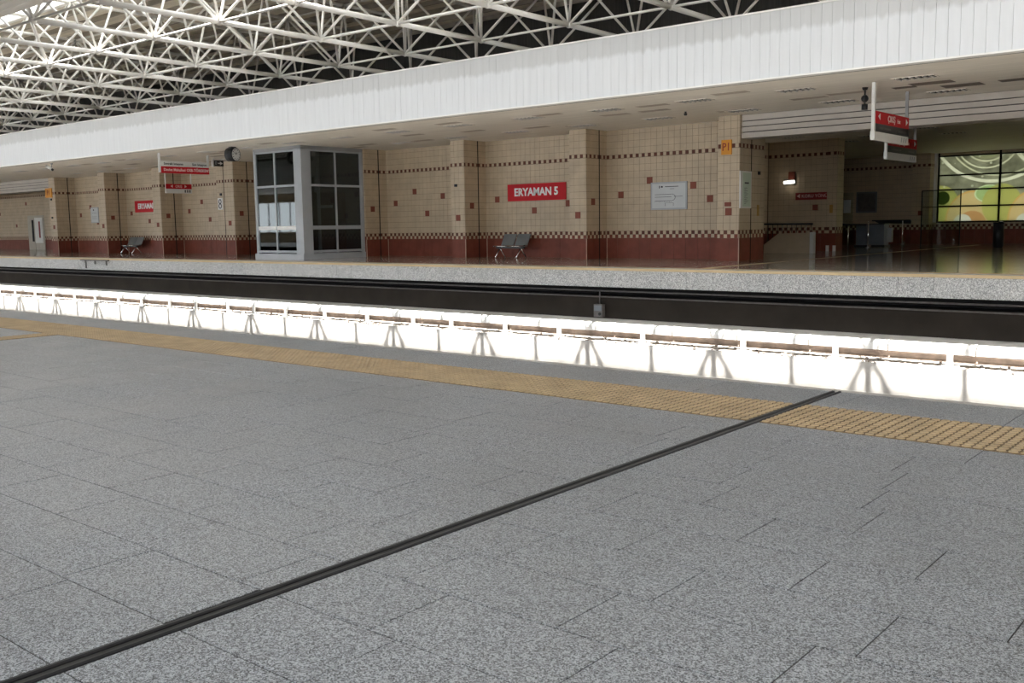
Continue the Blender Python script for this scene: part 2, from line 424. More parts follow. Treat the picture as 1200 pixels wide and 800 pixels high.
# near canopy: soffit of long slats, fascia, upper wall
m = MB(); m.box(XL, XR, -6.5, 6.3, CZ + 0.05, CZ + 0.35)
near_ceiling = struct('ceiling', m, CEIL, 'slatted white soffit of the near canopy at the top left corner', 'ceiling')
y = 6.43
for n in range(14):
    put('soffit_slat', bx(XL, XR, y - 0.172, y - 0.008, CZ - 0.01, CZ + 0.05), CEIL, near_ceiling); y -= 0.178
put('soffit_board', bx(XL, XR, -6.5, y - 0.012, CZ - 0.01, CZ + 0.05), CEIL, near_ceiling)
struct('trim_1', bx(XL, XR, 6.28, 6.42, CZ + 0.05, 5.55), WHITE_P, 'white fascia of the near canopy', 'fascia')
struct('wall_near', bx(XL, XR, 3.0, 3.2, 4.5, 9.0), DARKW, 'dark upper wall above the near canopy', 'wall')

# rear wall of the near platform, behind the viewer: parapet, window band, head
nw = struct('wall_window', bx(XL, XR, -6.8, -6.5, 0, 0.9), CREAM, 'rear parapet of the near platform under its window band', 'wall')
put('window_head', bx(XL, XR, -6.8, -6.5, 3.4, CZ + 0.2), CREAM, nw)
put('window_blocker', bx(6.5, XR, -6.8, -6.5, 0.9, 3.4), CREAM, nw)  # unseen solid panel added to cut light reaching the concourse
struct('wall_blocker_right', bx(XR, XR + 0.3, 1.0, 20.3, -2.8, 5.6), CREAM, 'added unseen wall on the right that keeps light off the concourse', 'wall')  # added out of view to darken the concourse
for n in range(1, 80): put('window_post', bx(8 - n * 1.5, 8.08 - n * 1.5, -6.7, -6.6, 0.9, 3.4), GREY_F, nw)

# ================================================================== track trough
m = MB(); m.box(XL, XR, NE - 0.25, 17.0, -2.8, -2.6)
struct('floor', m, BALLAST, 'sunken strip between the two tracks', 'track bed')
m = MB(); m.box(XL, XR, 17.0, FE + 0.55, -2.7, -1.345)
slab = struct('wall_track', m, CONC_L, 'sunlit pale concrete side of the far track slab with truss shadows', 'concrete wall')
put('ledge', bx(XL, XR, 16.965, 17.0, -2.7, -1.87), CONC_L, slab)
# loose ballast lumps along the slab's upper edge
rng = random.Random(11); m = MB()
for n in range(1500):
    x = rng.uniform(-60, 2); yy = rng.choice((rng.uniform(17.0, 17.16), rng.uniform(17.42, 17.9))); r = rng.uniform(0.010, 0.026)
    k = len(m.v)
    pts = [Vector((rng.uniform(-1, 1), rng.uniform(-1, 1), rng.uniform(-1, 1))).normalized() * r for _ in range(4)]
    m.box(x - r, x + r, yy - r * 0.7, yy + r * 0.7, -1.345, -1.345 + r * rng.uniform(0.6, 1.4), 0)
tag(put('ballast_stones', m, BALLAST, slab), kind='stuff')
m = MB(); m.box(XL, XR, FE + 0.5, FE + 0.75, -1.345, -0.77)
tw = struct('wall_trough', m, CONC_D, 'dark wall under the far platform edge', 'wall')
put('recess_shade_back', bx(XL, XR, FE + 1.5, FE + 1.7, -1.345, -0.35), BLACK, tw)  # black back and sill paint in the deep shade under the lip
put('recess_shade_sill', bx(XL, XR, FE + 0.75, FE + 1.5, -0.9, -0.77), BLACK, tw)
for z in (-0.62, -0.775):
    p = MB(); p.cyl((XL, FE + 0.478, z), (XR, FE + 0.478, z), 0.022, 8); put('cable_duct', p, PIPE_G, tw)
# far running rails
def rail_profile(y, z):
    return [(y - 0.07, z), (y + 0.07, z), (y + 0.07, z + 0.012), (y + 0.012, z + 0.03), (y + 0.012, z + 0.10), (y + 0.035, z + 0.115),
            (y + 0.035, z + 0.14), (y - 0.035, z + 0.14), (y - 0.035, z + 0.115), (y - 0.012, z + 0.10), (y - 0.012, z + 0.03), (y - 0.07, z + 0.012)]
for k, y in enumerate((17.85, 19.28)):
    tag(put('running_rail', MB().prism(rail_profile(y, -1.345), 'x', XL, XR), RUST, None, (0, y, -1.345)),
        ('running rail of the far track nearest the white third rail cover', 'running rail of the far track nearest the dark trough wall')[k], 'rail')
# third rail with its white cover
tr = thing('third_rail', (-14.4, 17.3, -1.345), 'brown third rail under a white segmented cover along the sunlit concrete', 'third rail')
put('conductor_rail', MB().prism([(17.19, -1.27), (17.38, -1.27), (17.38, -1.25), (17.33, -1.235), (17.33, -1.16), (17.37, -1.14), (17.37, -1.10), (17.19, -1.10), (17.19, -1.15), (17.21, -1.17), (17.21, -1.235), (17.19, -1.25)], 'x', -75, 7), RUST, tr)
def cover_mesh():
    m = MB(); P = []
    for i in range(9):
        t = math.pi * i / 8
        P.append((-0.155 * math.cos(t), 0.02 + 0.10 * math.sin(t) + (0 if 0 < i < 8 else 0)))
    P = [(-0.155, -0.045)] + P + [(0.155, -0.045)]
    m.prism(P, 'x', -0.703, 0.703)
    Q = [(y * 1.05, z * 1.06 + 0.002) for y, z in P]
    m.prism(Q, 'x', 0.665, 0.703)
    me = m.mesh('rail_cover', COVER)
    return me
CM = cover_mesh()
for n in range(-14, 36):
    place('rail_cover', CM, tr, (-13.7 - 1.43 * n, 17.3, -1.085))
for n, x in enumerate([1.6, -0.5, -2.6, -4.8, -6.75, -8.55, -10.8, -12.95, -14.5, -16.2, -17.5, -19.2, -20.9, -22.6, -24.1, -25.4, -27.1, -28.6, -30.3, -31.8, -33.4, -34.9, -36.5, -38, -39.7, -41.1, -43, -44.3, -46.0]):
    b = put('bracket', MB().box(x - 0.05, x + 0.05, 17.10, 17.14, -1.345, -1.10).box(x - 0.05, x + 0.05, 17.14, 17.2, -1.30, -1.26), COVER, tr)
    put('foot_plate', bx(x - 0.13, x + 0.13, 17.06, 17.26, -1.345, -1.32), COVER, b)
# equipment box on the trough wall
eb = thing('equipment_box', (-14.76, FE + 0.42, -1.3), 'small grey equipment box on the dark trough wall under the conduit', 'box')
put('housing', MB().box(-14.90, -14.63, FE + 0.31, FE + 0.45, -1.30, -0.97), PIPE_G, eb)
put('cover_plate', bx(-14.88, -14.65, FE + 0.30, FE + 0.31, -1.14, -1.0), DUSK, eb)
put('dial', MB().cyl((-14.70, FE + 0.31, -1.22), (-14.70, FE + 0.285, -1.22), 0.04, 10), PLASTIC_K, eb)
p = MB(); p.cyl((-14.78, FE + 0.42, -0.97), (-14.78, FE + 0.42, -0.60), 0.018, 8); put('conduit', p, PIPE_G, eb)

# ================================================================== far platform
m = MB(); m.box(XL, XR, FE + 0.06, 50, -0.35, 0.0)
ff = struct('floor', m, G_FAR, 'polished stone floor of the far platform and concourse', 'floor')
gm = MB().box(-0.355, 0.355, 0, 0.06, -0.42, 0).mesh('granite_slab', G_EDGE)
for n in range(112):
    place('granite_slab', gm, ff, (-0.5 - n * 0.716 - 0.358, FE, -0.062))
put('edge_lining', bx(XL, -81.2, FE, FE + 0.06, -0.48, -0.1), G_EDGE, ff)
put('edge_nosing', bx(XL, XR, FE - 0.012, FE + 0.075, -0.06, 0.003), TACT_E, ff)
put('edge_strip', bx(XL, XR, FE + 0.08, FE + 0.42, 0.0, 0.003), G_EDGE, ff)
put('tactile_line', bx(XL, XR, FE + 0.45, FE + 0.75, 0.0, 0.004), TACT, ff)
put('guide_line', bx(-12.0, -11.8, FE + 0.75, 46, 0.0, 0.003), TACT_E, ff)
# dark bracket hanging on the far edge
bk = thing('edge_bracket', (-40.5, FE, -0.1), 'dark metal bar with short legs hanging on the far platform edge', 'bracket')
put('bar', bx(-41.7, -39.35, FE - 0.10, FE - 0.02, -0.10, -0.045), PIPE_G, bk)
for x, z in ((-41.3, -0.42), (-40.5, -0.24), (-39.55, -0.28)):
    put('leg', bx(x - 0.03, x + 0.03, FE - 0.07, FE - 0.03, z, -0.10), PIPE_G, bk)

# fascia of the far canopy: one enamel panel after the other
m = MB(); m.box(XL, XR, 20.03, 20.3, CZ, 5.52)
fas = struct('trim_2', m, GROUT_W, 'long white panelled fascia above the far platform', 'fascia')
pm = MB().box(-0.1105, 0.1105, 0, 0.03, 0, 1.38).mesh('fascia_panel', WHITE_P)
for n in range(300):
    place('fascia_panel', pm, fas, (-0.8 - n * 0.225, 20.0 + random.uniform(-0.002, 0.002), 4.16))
rest = MB()
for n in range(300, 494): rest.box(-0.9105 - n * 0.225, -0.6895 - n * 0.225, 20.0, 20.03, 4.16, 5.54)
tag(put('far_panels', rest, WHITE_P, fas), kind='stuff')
put('top_flashing', bx(XL, XR, 19.98, 20.3, 5.53, 5.56), WHITE_T, fas)
put('bottom_lip', bx(XL, XR, 19.97, 20.22, 4.125, 4.158), WHITE_T, fas)

# canopy ceiling
m = MB(); m.box(XL, XR, 20.22, 49, CZ, CZ + 0.15)
ceil = struct('ceiling', m, CEIL, 'beige panelled ceiling over the far platform and concourse', 'ceiling')
put('edge_channel', bx(XL, XR, 20.34, 20.40, CZ - 0.004, CZ), BLACK, ceil)
for x, y, w, d in ((-7.15, 23.35, 0.9, 0.45), (-6.75, 24.25, 0.85, 0.5), (-7.85, 23.65, 0.5, 0.3), (-5.5, 24.2, 0.9, 0.4)):
    put('panel_gap', bx(x - w / 2, x + w / 2, y - d / 2, y + d / 2, CZ - 0.005, CZ), CEIL_G, ceil)
rng = random.Random(3)
for n in range(34):
    x = -9 - n * 1.15 + rng.uniform(-0.4, 0.4); y = rng.uniform(21.3, 25.6)
    put('ceiling_panel', bx(x - 0.45, x + 0.45, y - 0.15, y + 0.15, CZ - 0.004, CZ), CEIL_P, ceil)
# ceiling louvre lights
def louvre_parts():
    fr = MB(); fr.box(-0.45, 0.45, -0.22, -0.19, -0.012, 0.0); fr.box(-0.45, 0.45, 0.19, 0.22, -0.012, 0.0)
    fr.box(-0.45, -0.42, -0.19, 0.19, -0.012, 0.0); fr.box(0.42, 0.45, -0.19, 0.19, -0.012, 0.0)
    bk = bx(-0.42, 0.42, -0.19, 0.19, -0.003, 0.0)
    sl = bx(-0.009, 0.009, -0.19, 0.19, -0.026, -0.003)
    return fr.mesh('frame', CEIL), bk.mesh('backing', BLACK), sl.mesh('louvre', LOUV)
LF, LB, LS = louvre_parts()
ORD = ['first', 'second', 'third', 'fourth', 'fifth', 'sixth', 'seventh', 'eighth', 'ninth', 'tenth', 'eleventh', 'twelfth', 'thirteenth', 'fourteenth', 'fifteenth', 'sixteenth', 'seventeenth']
def ceiling_light(x, y, label, group):
    t = thing('ceiling_light', (x, y, CZ), label, 'ceiling light', group)
    place('frame', LF, t, (x, y, CZ)); place('backing', LB, t, (x, y, CZ))
    for k in range(6): place('louvre', LS, t, (x - 0.35 + 0.14 * k, y, CZ))
for n in range(17):
    ceiling_light(-7.15 - 2.67 * n, 22.2, ORD[n] + ' louvred ceiling light from the right in the row by the white fascia', 'ceiling lights in the row by the fascia')
k = 0
for n in range(17):
    x = -7.3 - 2.67 * n
    if -33 < x < -28.6: continue
    ceiling_light(x, 25.1, ORD[k] + ' louvred ceiling light from the right in the row by the tiled columns', 'ceiling lights in the row by the columns'); k += 1
for n, (x, y) in enumerate(((-15.3, 34.4), (-14.6, 37.7), (-12.6, 31.5), (-13.0, 36.0), (-10.7, 34.4), (-10.6, 37.2), (-8.2, 31.5))):
    ceiling_light(x, y, ORD[n] + ' louvred light from the left on the dim concourse ceiling', 'concourse ceiling lights')

# ------------------------------------------------------------------ tiled walls
ROWS = [(0.895 + 0.2125 * i, 0.895 + 0.2125 * (i + 1)) for i in range(11)]        # up to 3.2325
BAND = (3.24, 3.355)
TOPR = [(3.36 + 0.2 * i, 3.36 + 0.2 * (i + 1)) for i in range(4)]
def tile_face(m, p0, ux, uy, nx, ny, width, top=4.15, ph=0.0, band=None, zlo=0.0):
    """cover a vertical rectangle with separate tiles; u = run direction, n = outward normal"""
    g, t = 0.008, 0.008
    def tile(a, b, z0, z1, mi, tt=t):
        a += g / 2; b -= g / 2; z0 += g / 2; z1 -= g / 2
        if b - a < 0.01 or z1 - z0 < 0.01: return
        def P(u, z, d): return (p0[0] + ux * u + nx * d, p0[1] + uy * u + ny * d, z)
        k = len(m.v)
        m.v += [P(a, z0, 0), P(b, z0, 0), P(b, z1, 0), P(a, z1, 0), P(a, z0, tt), P(b, z0, tt), P(b, z1, tt), P(a, z1, tt)]
        for f in ((4, 5, 6, 7), (0, 1, 5, 4), (1, 2, 6, 5), (2, 3, 7, 6), (3, 0, 4, 7)):
            m.f.append(tuple(k + i for i in f)); m.m.append(mi); m.sm.append(False)
    def run(z0, z1, w, fn, off=0.0):
        a = -((off) % w); i = 0
        while a < width - 1e-4:
            lo, hi = max(0, a), min(width, a + w)
            if hi - lo > 0.012: tile(lo, hi, z0, z1, fn(i))
            a += w; i += 1
    run(zlo, 0.668, 0.425, lambda i: 1, ph)
    S = 0.1132
    run(0.668, 0.7815, S, lambda i: 1 if i % 2 else 0, ph)
    run(0.7815, 0.895, S, lambda i: 0 if i % 2 else 2, ph)
    b = band or BAND
    z = 0.895; zs = []
    while z < top - 0.02:
        if abs(z - b[0]) < 0.02 or (z < b[0] < z + 0.2125 - 0.02):
            if b[0] - z > 0.03: zs.append((z, b[0], 0))
            zs.append((b[0], b[1], 1)); z = b[1]; continue
        z1 = min(top, z + 0.2125); zs.append((z, z1, 0)); z = z1
    for z0, z1, kind in zs:
        if z1 > top: z1 = top
        if kind: run(z0, z1, S, lambda i: 0 if i % 2 else 2, ph)
        else: run(z0, z1, 0.2125, lambda i: 0, ph)
TM3 = [CREAM, RED_T, BROWN_T]
ACC = mat('accent_red_tile', (0.23, 0.07, 0.045), 0.5, spec=0.2, var=0.1)
accent = MB().box(-0.103, 0.103, -0.012, 0, -0.103, 0.103).mesh('accent_tile', ACC)
accent_x = MB().box(0, 0.012, -0.103, 0.103, -0.103, 0.103).mesh('accent_tile', ACC)
def snap(z): return 0.895 + 0.2125 * (round((z - 0.895) / 0.2125 - 0.5) + 0.5)

# back wall, one run between each pair of columns
core = struct('wall_back', bx(-54.4, -13.2, WB, WB + 0.35, 0, CZ), GROUT_W, 'cream tiled back wall with red dado behind the columns', 'wall')
m = MB()
COLS = [(-13.85, -13.17), (-19.19, -18.53), (-24.47, -23.81), (-29.71, -29.05), (-38.99, -37.71), (-44.43, -43.73), (-49.68, -49.02), (-55.15, -54.45)]
runs = []
for a, b in zip(COLS[:-1], COLS[1:]): runs.append((b[1], a[0]))
for n, (a, b) in enumerate(runs):
    tile_face(m, (a, WB), 1, 0, 0, -1, b - a, ph=0.05 * n)
tag(put('tile_field', m, TM3, core), kind='stuff')
for x, z in ((-28.55, 2.06), (-27.48, 2.49), (-26.82, 1.62), (-25.98, 2.26), (-23.27, 2.04), (-21.57, 1.62), (-20.1, 1.85), (-17.96, 2.07), (-16.87, 2.48), (-15.30, 2.32),
             (-14.72, 1.88), (-50.5, 2.01), (-48.52, 2.06), (-46.79, 1.66), (-43.11, 2.06), (-42.01, 2.48), (-41.37, 1.64), (-53.95, 2.1), (-52.83, 2.5), (-52.1, 1.6), (-33.9, 2.1)):
    place('accent_tile', accent, core, (x, WB - 0.007, snap(z)))
for a, b in runs:
    put('corner_strip', bx(a + 0.002, a + 0.03, WB - 0.022, WB - 0.008, 0, 0.668), TRIM_L, core)

col_labels = ['tiled column carrying the right orange P1 plate beside the concourse opening', 'tiled column between the red station sign and the white framed map',
              'tiled column between the grey bench and the glass lift shaft', 'tiled column right against the glass lift shaft',
              'wide double tiled column with a dark joint left of the lift shaft', 'tiled column left of the clock covering part of the red station sign',
              'tiled column beside the small white notice on the far left', 'tiled column carrying the left orange P1 plate']
for n, (a, b) in enumerate(COLS):
    c = thing('column', ((a + b) / 2, CF + 0.5, 0), col_labels[n], 'column', 'tiled platform columns')
    yb = WB + 0.2 if n else WB + 0.45
    put('shaft', bx(a, b, CF, yb, 0, CZ), GROUT_W, c)
    m = MB(); tile_face(m, (a, CF), 1, 0, 0, -1, b - a, ph=0.03)
    tile_face(m, (b, CF), 0, 1, 1, 0, 0.70, ph=0.05)
    tile_face(m, (b, CF + 0.75), 0, 1, 1, 0, (WB if n else WB + 0.45) - CF - 0.75, ph=0.02)
    tile_face(m, (a, CF), 0, 1, -1, 0, 1.15, ph=0.05)
    tag(put('tile_field', m, TM3, c), kind='stuff')
    put('joint_strip', bx(b + 0.001, b + 0.010, CF + 0.705, CF + 0.745, 0, CZ), BLACK, c)
    if n == 4: put('joint_strip', bx(-38.46, -38.42, CF - 0.010, CF - 0.001, 0, CZ), BLACK, c)
    put('corner_strip', bx(b - 0.01, b + 0.012, CF - 0.012, CF + 0.01, 0, 0.668), TRIM_L, c)
    place('accent_tile', accent, c, ((b - 0.33) if n != 4 else -38.07, CF - 0.007, snap(1.43)))
    if n not in (0, 7): place('accent_tile', accent_x, c, (b + 0.007, CF + 0.36, snap(1.86)))
    if n == 2: put('sensor', bx(-24.26, -24.16, CF - 0.06, CF, 2.53, 2.62), PLASTIC_K, c)
    if n == 0:
        put('sensor', bx(b, b + 0.05, 27.15, 27.25, 2.5, 2.6), PLASTIC_K, c)
        put('mustard_plate', bx(b, b + 0.02, 27.12, 27.24, 1.3, 1.62), MUST, c)
        put('switch_box', bx(-13.62, -13.42, CF - 0.03, CF, 1.58, 1.70), RED_T, c)
    if n == 7:
        for z in (2.9, 1.9): put('sensor', bx(a + 0.2, a + 0.32, CF - 0.06, CF, z, z + 0.1), PLASTIC_K, c)

# slatted lintels over the concourse openings
def lintel(name, x0, x1, label):
    t = struct(name, bx(x0, x1, 26.16, 26.75, 3.5, CZ), BLACK, label, 'lintel')
    hgt = [3.5, 3.655, 3.81, 3.965, 4.15]
    for a, b in zip(hgt[:-1], hgt[1:]):
        put('lintel_board', bx(x0, x1, 26.08, 26.16, a + (0.0 if a == 3.5 else 0.012), b - 0.012), LINT, t)
    put('lintel_underside', bx(x0, x1, 26.08, 26.76, 3.49, 3.50), LINT, t)
lintel('trim_3', -13.17, 8, 'pale slatted lintel over the right concourse opening')
lintel('trim_4', XL, -55.2, 'pale slatted lintel over the left concourse opening')

# ------------------------------------------------------------------ right concourse
def tiled_wall(name, label, x0, x1, y0, y1, faces, band=(3.55, 3.665), top=CZ, zt=None):
    w = struct(name, bx(x0, x1, y0, y1, 0, zt or CZ), GROUT_W, label, 'wall')
    m = MB()
    for f in faces: tile_face(m, *f, top=zt or top, band=band)
    tag(put('tile_field', m, TM3, w), kind='stuff')
    return w
w = tiled_wall('wall_stair', 'dim tiled wall with a lamp behind the stair railing', -17.0, -14.62, 36.0, 36.4, [((-17.0, 36.0), 1, 0, 0, -1, 2.38)])
place('accent_tile', accent, w, (-15.1, 35.993, snap(1.6)))
tiled_wall('wall_stair_side', 'dark tiled side wall of the stairwell', -17.4, -17.0, WB + 0.35, 36.4, [((-17.0, WB + 0.35), 0, 1, 1, 0, 8.4)])
struct('wall_behind', bx(-17.4, -13.2, WB + 0.35, WB + 0.45, 0, CZ), GROUT_W, 'rear face of the tiled platform wall', 'wall')
tiled_wall('wall_concourse', 'dark tiled rear wall of the concourse behind the ticket gates', -24, -14.3, 48.0, 48.3, [((-24, 48.0), 1, 0, 0, -1, 9.7)])
tiled_wall('wall_dado', 'red tiled dado under the printed window', -14.3, 8, 48.0, 48.3, [((-14.3, 48.0), 1, 0, 0, -1, 12.0)], zt=0.99)
struct('wall_right', bx(8, 8.3, 20.3, 48.3, 0, CZ), CREAM, 'tiled end wall of the concourse', 'wall')
struct('wall_concourse_left', bx(-24.3, -24, WB + 0.4, 48.3, 0, CZ), GROUT_W, 'far side wall of the concourse', 'wall')
c = thing('column', (-14.43, 36.2, 0), 'slim tiled pier beside the stairwell lamp inside the concourse', 'column', 'concourse piers')
put('shaft', bx(-14.62, -14.24, 35.9, 36.5, 0, CZ), GROUT_W, c)
m = MB(); tile_face(m, (-14.62, 35.9), 1, 0, 0, -1, 0.38, band=(3.55, 3.665)); tile_face(m, (-14.24, 35.9), 0, 1, 1, 0, 0.6, band=(3.55, 3.665))
tag(put('tile_field', m, TM3, c), kind='stuff')
put('mustard_plate', bx(-14.50, -14.38, 35.87, 35.9, 1.42, 1.72), MUST, c)
for x in (-14.61, -14.35): put('foot_guard', bx(x, x + 0.11, 35.86, 35.9, 0.0, 0.22), SIGN_W, c)
c = thing('column', (-14.75, 47.6, 0), 'tiled pier at the left edge of the printed window', 'column', 'concourse piers')
put('shaft', bx(-15.2, -14.42, 47.3, 48.0, 0, CZ), GROUT_W, c)
m = MB(); tile_face(m, (-15.2, 47.3), 1, 0, 0, -1, 0.78, band=(3.55, 3.665)); tile_face(m, (-14.42, 47.3), 0, 1, 1, 0, 0.7, band=(3.55, 3.665))
tag(put('tile_field', m, TM3, c), kind='stuff')
place('accent_tile', accent, c, (-14.8, 47.293, snap(1.5)))
put('corner_post', bx(-14.42, -14.28, 47.85, 48.0, 0.99, CZ), SIGN_W, c)
# printed window
win = struct('window_1', bx(-14.3, 8, 47.98, 48.1, 0.97, 1.04), BLACK, 'daylit window printed with swirls, leaves and petals', 'window')
zs = [1.04, 1.72, 2.47, 3.13, 4.0]
xs = [-14.26, -11.63, -9.0, -6.37, -3.74, -1.11, 1.52, 4.15, 8.0]
for x in xs: put('mullion', bx(x - 0.04, x + 0.04, 47.97, 48.1, 1.0, CZ), BLACK, win)
for z in zs[1:]: put('transom', bx(-14.3, 8, 47.98, 48.09, z - 0.03, z + 0.03), BLACK, win)
put('head_panel', bx(-14.3, 8, 48.0, 48.1, 4.03, CZ), CREAM, win)
for i in range(len(xs) - 1):
    for k in range(4):
        put('window_pane', bx(xs[i] + 0.04, xs[i + 1] - 0.04, 48.03, 48.036, zs[k] - (0.01 if k == 0 else -0.03), zs[k + 1] - 0.03), PRINT, win)
# stair parapet and railing
st = thing('stair_parapet', (-14.9, 33.5, 0), 'pale sloping stair parapet with a dark railing behind the right column', 'parapet')
put('parapet_wall', MB().prism([(-16.3, 0), (-14.18, 0), (-14.18, 0.72), (-15.42, 0.70), (-16.3, 0.06)], 'y', 33.5, 33.65), CREAM, st)
put('end_post', bx(-14.22, -14.10, 33.46, 33.69, 0, 0.74), SIGN_W, st)
put('handrail', MB().cyl((-17.0, 33.57, 1.05), (-14.16, 33.57, 1.03), 0.035, 8), PLASTIC_K, st)
for n in range(12):
    x = -16.2 + n * 0.18; zb = 0.72 if x > -15.42 else 0.1 + (x + 16.3) * 0.7
    put('baluster', MB().cyl((x, 33.57, zb), (x, 33.57, 1.04), 0.012 if n % 5 else 0.022, 6), CHROME if n % 5 == 0 else PLASTIC_K, st)
# wall lamp
wl = thing('wall_lamp', (-16.14, 36.0, 2.6), 'lit tube lamp on the dim wall of the stairwell', 'lamp')
put('bracket', bx(-16.14, -15.9, 35.88, 35.99, 2.72, 3.0), RED_T, wl)
put('lamp_tube', MB().cyl((-16.30, 35.86, 2.60), (-15.90, 35.86, 2.62), 0.055, 12), LAMP, wl)
put('lamp_back', bx(-16.32, -15.88, 35.9, 35.99, 2.54, 2.70), DUSK, wl)
# direction sign on the stair wall
ds = thing('wall_sign', (-15.2, 35.98, 2.05), 'dark red direction sign reading KORU in the dim stairwell', 'sign')
put('board', bx(-15.87, -14.63, 35.95, 35.99, 1.93, 2.2), SIGN_RD, ds)
text('◄ KORU YÖNÜ', 0.17, (-15.22, 35.945, 2.065), FACE_Y, LET_P, ds)
# turnstiles, posts, glass screen
def post(x, y, label):
    t = thing('barrier_post', (x, y, 0), label, 'post', 'steel barrier posts')
    put('tube', MB().cyl((x, y, 0.02), (x, y, 1.05), 0.03, 10), CHROME, t)
    put('base_flange', MB().cyl((x, y, 0), (x, y, 0.03), 0.09, 12), CHROME, t)
    put('cap', MB().ball((x, y, 1.06), 0.035), CHROME, t)
    put('wheel', MB().box(x + 0.03, x + 0.13, y - 0.06, y + 0.02, 0.03, 0.14), CHROME, t)
post(-14.72, 40.5, 'bright steel post with a black rail in front of the ticket gates')
post(-15.35, 46.6, 'bright steel post standing alone before the dark concourse wall')
rl = thing('barrier_rail', (-15.4, 40.5, 0.95), 'black horizontal barrier rail left of the bright steel post', 'rail')
put('top_bar', MB().cyl((-16.4, 40.5, 1.0), (-14.79, 40.5, 0.94), 0.035, 8), PLASTIC_K, rl)
put('upright', MB().cyl((-15.55, 40.5, 0), (-15.55, 40.5, 0.98), 0.028, 8), CHROME, rl)
tg = thing('ticket_gate', (-15.3, 42.6, 0), 'grey boxy ticket gate behind the black barrier rail', 'ticket gate')
put('cabinet', MB().box(-15.9, -14.7, 42.3, 42.9, 0.08, 0.95), DUSK, tg)
put('plinth', bx(-15.95, -14.65, 42.25, 42.95, 0, 0.08), PLASTIC_K, tg)
put('top_plate', bx(-15.92, -14.68, 42.28, 42.92, 0.95, 0.99), PLASTIC_K, tg)
put('side_arm', bx(-14.6, -14.42, 42.4, 42.6, 0.2, 0.8), GREY_F, tg)
gs = thing('glass_screen', (-16.3, 41.5, 0), 'tall clear glass screen carrying a white notice near the ticket gate', 'glass screen')
for x in (-16.75, -16.25): put('screen_post', MB().cyl((x, 41.5, 0), (x, 41.5, 2.3), 0.03, 8), GREY_F, gs)
put('screen_pane', bx(-16.75, -15.75, 41.49, 41.51, 0.1, 2.3), GLASS_C, gs)
put('notice', bx(-16.15, -15.85, 41.47, 41.488, 1.45, 2.0), PAPER, gs)
fs = thing('glass_door', (-13.5, 46.2, 0), 'thin dark framed glass doorway before the printed window', 'glass door')
for x in (-14.4, -12.75): put('jamb', bx(x - 0.02, x + 0.02, 46.18, 46.22, 0, 2.42), BLACK, fs)
put('head_bar', bx(-14.4, -12.75, 46.18, 46.22, 2.39, 2.43), BLACK, fs)
put('mid_bar', bx(-14.4, -12.75, 46.19, 46.21, 1.66, 1.69), BLACK, fs)
put('door_pane', bx(-14.38, -12.77, 46.195, 46.205, 0.02, 2.39), GLASS_C, fs)
bn = thing('litter_bin', (-10.05, 41.6, 0), 'black cylindrical litter bin with a bright cap before the printed window', 'bin')
put('drum', MB().cyl((-10.05, 41.6, 0.03), (-10.05, 41.6, 0.92), 0.19, 14), PLASTIC_K, bn)
put('rim', MB().cyl((-10.05, 41.6, 0.92), (-10.05, 41.6, 0.97), 0.20, 14), PLASTIC_K, bn)
put('ashtray_cap', MB().cyl((-9.98, 41.6, 0.97), (-9.98, 41.6, 1.03), 0.08, 10), CHROME, bn)
put('foot', MB().cyl((-10.05, 41.6, 0), (-10.05, 41.6, 0.03), 0.15, 12), PLASTIC_K, bn)
ct = thing('counter_shelf', (-16.3, 47.8, 1.0), 'dark shelf fixed to the dim concourse wall', 'shelf')
put('shelf_top', bx(-17.1, -15.3, 47.5, 48.0, 1.08, 1.14), PLASTIC_K, ct)
put('shelf_apron', MB().prism([(-17.0, 1.08), (-15.3, 1.08), (-15.3, 0.95), (-16.8, 0.98)], 'y', 47.6, 47.98), PLASTIC_K, ct)
nb = thing('wall_notice', (-17.6, 47.95, 2.0), 'faint grey framed notice on the dim concourse wall', 'notice')
put('frame', bx(-18.05, -17.05, 47.95, 47.99, 1.5, 2.5), DUSK, nb)
put('sheet', bx(-17.98, -17.12, 47.94, 47.95, 1.57, 2.43), PIPE_G, nb)

# ------------------------------------------------------------------ left concourse
w = tiled_wall('wall_left', 'dim tiled wall of the left concourse with a pale door', -95, -55.6, 31.0, 31.3, [((-95, 31.0), 1, 0, 0, -1, 39.4)])
for x, z in ((-69.22, 3.1), (-70.85, 1.55), (-73.4, 2.5)): place('accent_tile', accent, w, (x, 30.993, snap(z)))
struct('wall_blocker_concourse', bx(-95.3, -95, 26.2, 31.3, 0, CZ), GROUT_W, 'added unseen wall that keeps daylight out of the left concourse', 'wall')  # added out of view to stop daylight from the open left end
struct('wall_blocker_platform', bx(XL - 0.3, XL, 20.3, 50, 0, CZ), GROUT_W, 'added unseen wall that blocks daylight at the far platform end', 'wall')  # unseen closure added against daylight along the far platform
struct('wall_left_side', bx(-55.6, -55.2, WB - 0.1, 31.3, 0, CZ), GROUT_W, 'side wall closing the left concourse', 'wall')
dr = struct('door_1', bx(-69.0, -66.7, 30.94, 31.0, 0.0, 2.3), DOOR_M, 'pale double door in the left concourse wall', 'door')
put('door_leaf', bx(-67.95, -66.85, 30.90, 30.94, 0.45, 2.15), SIGN_W, dr)
put('door_leaf', bx(-68.95, -68.0, 30.90, 30.94, 0.02, 2.15), DOOR_M, dr)
put('window_slot', bx(-68.35, -68.08, 30.885, 30.90, 0.55, 2.0), BLACK, dr)
put('red_plate', bx(-67.35, -67.15, 30.885, 30.90, 0.8, 1.9), SIGN_RD, dr)

